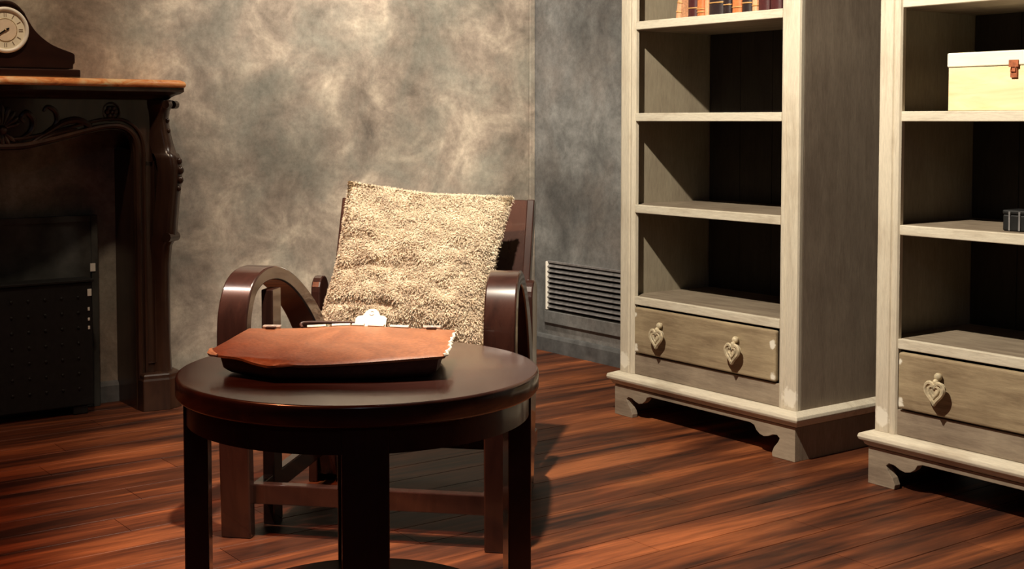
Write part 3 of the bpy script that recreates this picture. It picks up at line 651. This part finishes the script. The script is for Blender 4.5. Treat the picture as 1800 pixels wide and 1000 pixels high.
# slightly concave back board, leaning
def backpt(x, t, off):
    yy = 0.545 + 0.20 * t - 0.10 * (1 - (x / 0.275) ** 2) * 0 + 0.018 * (1 - (x / 0.275) ** 2); z = 0.27 + 0.505 * t
    return (x, yy + off * 0.93, z - off * 0.37)
bm = BM(); nx = 12; rings = []
for i in range(nx + 1):
    x = -0.275 + 0.55 * i / nx
    rings.append([backpt(x, 0, 0), backpt(x, 0, 0.024), backpt(x, 1, 0.024), backpt(x, 1, 0)])
loft(bm, rings); obj('backrest', bm, 'chair', ch, smooth=True, auto=35, bevel=0.003)
for s in (-1, 1):
    bm = BM(); rings = []
    for t in (0.0, 0.5, 1.0):
        a = backpt(s * 0.275, t, -0.004); c = backpt(s * 0.275, t, 0.030)
        rings.append([(s * 0.262, a[1], a[2]), (s * 0.284, a[1], a[2]), (s * 0.284, c[1], c[2]), (s * 0.262, c[1], c[2])])
    loft(bm, rings); obj('back_post', bm, 'chair', ch, bevel=0.003)
    pr = [(0.50, 0.0), (0.555, 0.0), (0.60, 0.25), (0.615, 0.45)] + [(0.575 + 0.042 * math.cos(R(q)), 0.525 + 0.042 * math.sin(R(q))) for q in range(0, 200, 20)] + [(0.535, 0.42), (0.52, 0.25)]
    bm = BM(); prism(bm, pr, lambda p: (s * 0.286, p[0], p[1]), lambda p: (s * 0.312, p[0], p[1])); obj('rear_leg', bm, 'chair', ch, bevel=0.004)

# ------------------------------------------------------------------ woolly cushion
cu = thing('fur_cushion', 'cream shaggy wool cushion leaning on the armchair back', 'cushion', CH, CA)
PC = Vector((-0.016, 0.545, 0.603))
lean = R(24); roll = R(5.2)
ex = Vector((math.cos(roll), 0, -math.sin(roll))); n0 = Vector((0, -math.cos(lean), math.sin(lean)))
ez0 = Vector((0, math.sin(lean), math.cos(lean)))
ex = (Vector((1, 0, 0)) * math.cos(roll) - ez0 * math.sin(roll)).normalized(); ez = (ez0 * math.cos(roll) + Vector((1, 0, 0)) * math.sin(roll)).normalized()
HWc, HHc, TT = 0.226, 0.213, 0.075
def cush(u, v_, side):
    e = 1.0 + 0.055 * (abs(u * v_)) ** 2.0 - 0.03 * (1 - abs(u)) * abs(v_) ** 4 - 0.03 * (1 - abs(v_)) * abs(u) ** 4
    th_ = TT * (max(0, 1 - abs(u) ** 3.2) * max(0, 1 - abs(v_) ** 3.2)) ** 0.55
    p = PC + ex * (u * HWc * e) + ez * (v_ * HHc * e)
    nz = noise.noise(Vector((u * 1.9, v_ * 2.6, side * 3.1))) * 0.016 + noise.noise(Vector((u * 5, v_ * 7, side * 5.0))) * 0.008
    # soft folds across the front
    nz -= 0.012 * math.exp(-((v_ + 0.12 - 0.10 * u) / 0.07) ** 2) * (1 if u < -0.2 else 0.3)
    nz -= 0.010 * math.exp(-((v_ + 0.62 - 0.05 * u) / 0.06) ** 2) * (1 if u < -0.1 else 0.4)
    k = min(1, th_ / TT * 1.6)
    return p + n0 * side * (th_ + nz * k)
NU = 40
bm = BM(); g = {}
for side in (1, -1):
    for i in range(NU + 1):
        for j in range(NU + 1):
            if i in (0, NU) or j in (0, NU):
                if (0, i, j) not in g: g[(0, i, j)] = bm.verts.new(cush(-1 + 2 * i / NU, -1 + 2 * j / NU, side))
                g[(side, i, j)] = g[(0, i, j)]
            else: g[(side, i, j)] = bm.verts.new(cush(-1 + 2 * i / NU, -1 + 2 * j / NU, side))
    for i in range(NU):
        for j in range(NU): bm.faces.new([g[(side, i, j)], g[(side, i + 1, j)], g[(side, i + 1, j + 1)], g[(side, i, j + 1)]])
obj('cushion_body', bm, 'wool', cu, smooth=True, auto=180)
V, F = [], []
rng = random.Random(3)
def tuft(p, nrm, tang, L1, w1):
    s = nrm.cross(tang).normalized(); i0 = len(V)
    c1 = p + nrm * L1 * 0.5 + tang * L1 * 0.25; c2 = p + nrm * L1 * 0.75 + tang * L1 * 0.8
    V.extend([p - s * w1, p + s * w1, c1 - s * w1 * 0.85, c1 + s * w1 * 0.85, c2])
    F.extend([(i0, i0 + 1, i0 + 3, i0 + 2), (i0 + 2, i0 + 3, i0 + 4)])
for k in range(48000):
    side = 1 if rng.random() < 0.8 else -1
    u = rng.uniform(-1, 1); v_ = rng.uniform(-1, 1)
    if rng.random() < 0.2:
        if rng.random() < 0.5: u = rng.choice((-1, 1)) * rng.uniform(0.95, 1.0)
        else: v_ = rng.choice((-1, 1)) * rng.uniform(0.95, 1.0)
    if side < 0 and v_ > 0.75: side = 1
    p = cush(u, v_, side); e = 0.02
    du = cush(min(1, u + e), v_, side) - cush(max(-1, u - e), v_, side); dv = cush(u, min(1, v_ + e), side) - cush(u, max(-1, v_ - e), side)
    nr = du.cross(dv)
    if nr.length < 1e-9: nr = n0.copy()
    nr.normalize()
    if nr.dot(n0) * side < 0: nr = -nr
    if max(abs(u), abs(v_)) > 0.93: nr = (ex * u * abs(u) ** 3 + ez * v_ * abs(v_) ** 3 + n0 * 0.9).normalized()
    fl_ = noise.noise_vector(Vector((u * 6, v_ * 6, 1.7 + side)))
    tg = (Vector((rng.gauss(0, 1), rng.gauss(0, 1), rng.gauss(0, 1))) * 0.9 + fl_ * 0.8 - ez * 0.35)
    tg = (tg - nr * tg.dot(nr)).normalized()
    tuft(p - nr * 0.002, nr, tg, rng.uniform(0.005, 0.011), rng.uniform(0.0010, 0.0020))
me = bpy.data.meshes.new('fur'); me.from_pydata([tuple(x) for x in V], [], F); me.materials.append(M['wool'])
me.polygons.foreach_set('use_smooth', [True] * len(me.polygons))
fo = bpy.data.objects.new('fur', me); C.objects.link(fo); fo.parent = cu; fo['kind'] = 'stuff'

# ------------------------------------------------------------------ round table
TX, TY, TZ, TR = -2.309, -2.519, 0.55, 0.327
tb = thing('round_table', 'round dark glossy wooden table in front of the armchair', 'table', (TX, TY, 0), R(-28.0))
bm = BM(); lathe(bm, [(0, TZ - 0.038), (TR - 0.008, TZ - 0.038), (TR - 0.003, TZ - 0.036), (TR, TZ - 0.032), (TR, TZ - 0.006)] + [(TR - 0.006 + 0.006 * math.cos(R(a)), TZ - 0.006 + 0.006 * math.sin(R(a))) for a in (15, 30, 45, 60, 75, 90)] + [(0, TZ)], 128)
obj('table_top', bm, 'table', tb, smooth=True, auto=50)
ro, ri, za, zb = TR - 0.018, TR - 0.040, TZ - 0.083, TZ - 0.0385
bm = BM(); seg = 96; rings = []
for r_, z in ((ri, za), (ro, za), (ro, zb), (ri, zb), (ri, za)): rings.append([(r_ * math.cos(2 * math.pi * k / seg), r_ * math.sin(2 * math.pi * k / seg), z) for k in range(seg)])
loft(bm, rings, cap=False); bmesh.ops.remove_doubles(bm, verts=bm.verts, dist=1e-6); obj('apron', bm, 'table', tb, smooth=True, auto=30)
for k in range(4):
    a = -math.pi / 2 + k * math.pi / 2; u = Vector((math.cos(a), math.sin(a), 0)); t_ = Vector((-math.sin(a), math.cos(a), 0))
    bm = BM(); rr = []
    for z, q in ((0, 0.0), (TZ - 0.0386, 0.0)):
        ring = []
        for s in (-1, -0.5, 0, 0.5, 1): ring.append(u * (math.sqrt((TR - 0.0135) ** 2 - (0.038 * s) ** 2)) + t_ * 0.038 * s + Vector((0, 0, z)))
        for s in (1, -1): ring.append(u * (TR - 0.058) + t_ * 0.038 * s + Vector((0, 0, z)))
        rr.append(ring)
    loft(bm, rr); obj('leg', bm, 'table', tb, bevel=0.002)
bm = BM(); lathe(bm, [(0, 0.085), (0.262, 0.085), (0.268, 0.09), (0.268, 0.104), (0.262, 0.109), (0, 0.109)], 72); obj('lower_shelf', bm, 'table', tb, smooth=True, auto=30)

# ------------------------------------------------------------------ leather bag on the table
bag = thing('leather_bag', 'worn brown leather document bag lying on the round table', 'bag', (TX, TY, TZ))
def tl(p): return Vector((p[0] - TX, p[1] - TY, p[2] - TZ))
far = [(-2.425, -2.301, .605), (-2.34, -2.352, .604), (-2.258, -2.404, .607), (-2.19, -2.476, .606), (-2.12, -2.55, .605)]
near = [(-2.508, -2.552, .580), (-2.44, -2.600, .581), (-2.372, -2.646, .585), (-2.31, -2.676, .588), (-2.242, -2.700, .590)]
left = [(-2.425, -2.301, .605), (-2.492, -2.360, .598), (-2.553, -2.416, .588), (-2.530, -2.496, .583), (-2.508, -2.552, .580)]
right = [(-2.12, -2.55, .605), (-2.150, -2.590, .604), (-2.178, -2.622, .601), (-2.212, -2.668, .596), (-2.242, -2.700, .590)]
NB = 24
Fc, Nc, Lc, Rc = [smoothpts([tl(p) for p in c], NB // 4) for c in (far, near, left, right)]
def patch(i, j):
    s = i / NB; t = j / NB
    p = Fc[i] * (1 - t) + Nc[i] * t + Lc[j] * (1 - s) + Rc[j] * s - (Fc[0] * (1 - s) * (1 - t) + Fc[NB] * s * (1 - t) + Nc[0] * (1 - s) * t + Nc[NB] * s * t)
    inn = (s * (1 - s) * t * (1 - t)) * 16
    p = p + Vector((0, 0, 0.006 * inn ** 0.5 + 0.004 * inn * noise.noise(Vector((s * 5, t * 4, 0.3)))))
    # soft diagonal creases near the left corner
    p.z += 0.004 * math.exp(-((t - 0.9 + 1.6 * abs(s - 0.12)) / 0.12) ** 2) * (1 if s < 0.4 else 0)
    return p
bm = BM(); top = [[bm.verts.new(patch(i, j)) for j in range(NB + 1)] for i in range(NB + 1)]
bot = [[bm.verts.new(patch(i, j) - Vector((0, 0, 0.004))) for j in range(NB + 1)] for i in range(NB + 1)]
for i in range(NB):
    for j in range(NB):
        bm.faces.new((top[i][j], top[i + 1][j], top[i + 1][j + 1], top[i][j + 1])); bm.faces.new((bot[i][j], bot[i][j + 1], bot[i + 1][j + 1], bot[i + 1][j]))
bord = [(i, 0) for i in range(NB)] + [(NB, j) for j in range(NB)] + [(i, NB) for i in range(NB, 0, -1)] + [(0, j) for j in range(NB, 0, -1)]
for k in range(len(bord)):
    a = bord[k]; c = bord[(k + 1) % len(bord)]; bm.faces.new((top[a[0]][a[1]], bot[a[0]][a[1]], bot[c[0]][c[1]], top[c[0]][c[1]]))
flap = obj('flap', bm, 'leather', bag, smooth=True, auto=50)
# swollen darker body beneath the flap
cen = sum((patch(i, j) for i, j in bord), Vector()) / len(bord)
rings = []
for zf, sc_ in ((0.0, 0.80), (0.08, 0.87), (0.3, 0.91), (0.6, 0.92), (0.9, 0.93), (1.0, 0.94)):
    rg = []
    for i, j in bord:
        p = patch(i, j); q = cen + (p - cen) * sc_
        zz = (0.002 + (p.z - 0.008) * zf); rg.append(Vector((q.x, q.y, zz)))
    rings.append(rg)
bm = BM(); loft(bm, rings); obj('bag_body', bm, 'leather_dark', bag, smooth=True, auto=60)
# frayed pale edges: left tip and right edge
bm = BM(); tube(bm, [patch(NB, j) + Vector((0.001, 0.0, 0.0)) + Vector((rng.uniform(-.003, .003), rng.uniform(-.003, .003), rng.uniform(-.001, .002))) for j in range(4, NB + 1)], [rng.uniform(0.0015, 0.004) for _ in range(4, NB + 1)], 6)
obj('frayed_edge', bm, 'fray', flap, smooth=True, label='pale frayed leather edge')
bm = BM(); tube(bm, [patch(0, j) for j in range(NB // 2 - 2, NB // 2 + 3)], [0.002, 0.005, 0.0065, 0.005, 0.002], 6); obj('frayed_edge', bm, 'fray', flap, smooth=True, label='pale worn corner tip')
# pale lining strips along the far edge
for a, c in ((0.50, 0.56), (0.28, 0.37), (0.40, 0.49), (0.58, 0.66), (0.69, 0.78)):
    pts = []
    for k in range(5):
        s = a + (c - a) * k / 4; i = min(NB - 1, int(s * NB)); f_ = s * NB - i
        pts.append(patch(i, 0) * (1 - f_) + patch(i + 1, 0) * f_ + Vector((-0.004, -0.005, 0.0035)))
    bm = BM(); tube(bm, pts, 0.0048, 6, (0, 0, 1), 0.6); obj('lining_strip', bm, 'fray', flap, smooth=True)
# buckles
du_ = (Fc[NB] - Fc[0]).normalized(); du_.z = 0; du_.normalize(); dv_ = Vector((-du_.y, du_.x, 0))
for s in (0.15, 0.885):
    i = int(s * NB); c0 = patch(i, 0) + Vector((0, 0, 0.004))
    bm = BM(); rc = [(-0.016, -0.005), (0.016, -0.005), (0.016, 0.006), (-0.016, 0.006), (-0.016, -0.005)]
    tube(bm, [c0 + du_ * a + dv_ * c for a, c in rc], 0.0022, 6); obox(bm, c0, du_, dv_, (0, 0, 1), 0.0018, 0.006, 0.0014)
    bk_ = obj('buckle', bm, 'steel', bag, smooth=True)
    bm = BM(); obox(bm, c0 + Vector((0, 0, -0.0005)) - dv_ * 0.006, du_, dv_, (0, 0, 1), 0.009, 0.012, 0.0015); obj('strap_end', bm, 'leather_dark', bk_)
# handle: thin strap arching behind the far edge
h0 = patch(int(0.28 * NB), 0); h1 = patch(int(0.60 * NB), 0)
hp_ = smoothpts([h0 + dv_ * 0.004, h0 + dv_ * 0.02 + Vector((0, 0, 0.007)), (h0 + h1) / 2 + dv_ * 0.03 + Vector((0, 0, 0.004)), h1 + dv_ * 0.02 + Vector((0, 0, 0.002)), h1 + dv_ * 0.004], 6)
bm = BM(); tube(bm, hp_, 0.003, 8); obj('handle', bm, 'leather_dark', bag, smooth=True)
# cream tag standing at the far edge
c0 = patch(int(0.61 * NB), 0) + dv_ * 0.008
pr = [(-0.030, 0.0), (-0.030, 0.018), (-0.026, 0.022), (-0.016, 0.024), (-0.012, 0.031), (-0.005, 0.036), (0.005, 0.036), (0.012, 0.031), (0.016, 0.024), (0.026, 0.022), (0.030, 0.018), (0.030, 0.0)]
lz = (Vector((0, 0, 0.62)) + dv_ * 0.78) * 1.35; ld = (Vector((0, 0, -0.78)) + dv_ * 0.62)
bm = BM(); prism(bm, pr, lambda p: c0 + du_ * p[0] + lz * (p[1] - 0.004) - ld * 0.001, lambda p: c0 + du_ * p[0] + lz * (p[1] - 0.004) + ld * 0.001)
tg_ = obj('label_tag', bm, 'tag', bag, label='cream paper tag with rounded tab')
bm = BM(); n = 16; tube(bm, [c0 - ld * 0.0014 + du_ * 0.004 * math.cos(2 * math.pi * k / n) + lz * (0.0235 + 0.004 * math.sin(2 * math.pi * k / n)) for k in range(n + 1)], 0.001, 6, dv_)
obj('tag_eyelet', bm, 'steel', tg_, smooth=True)
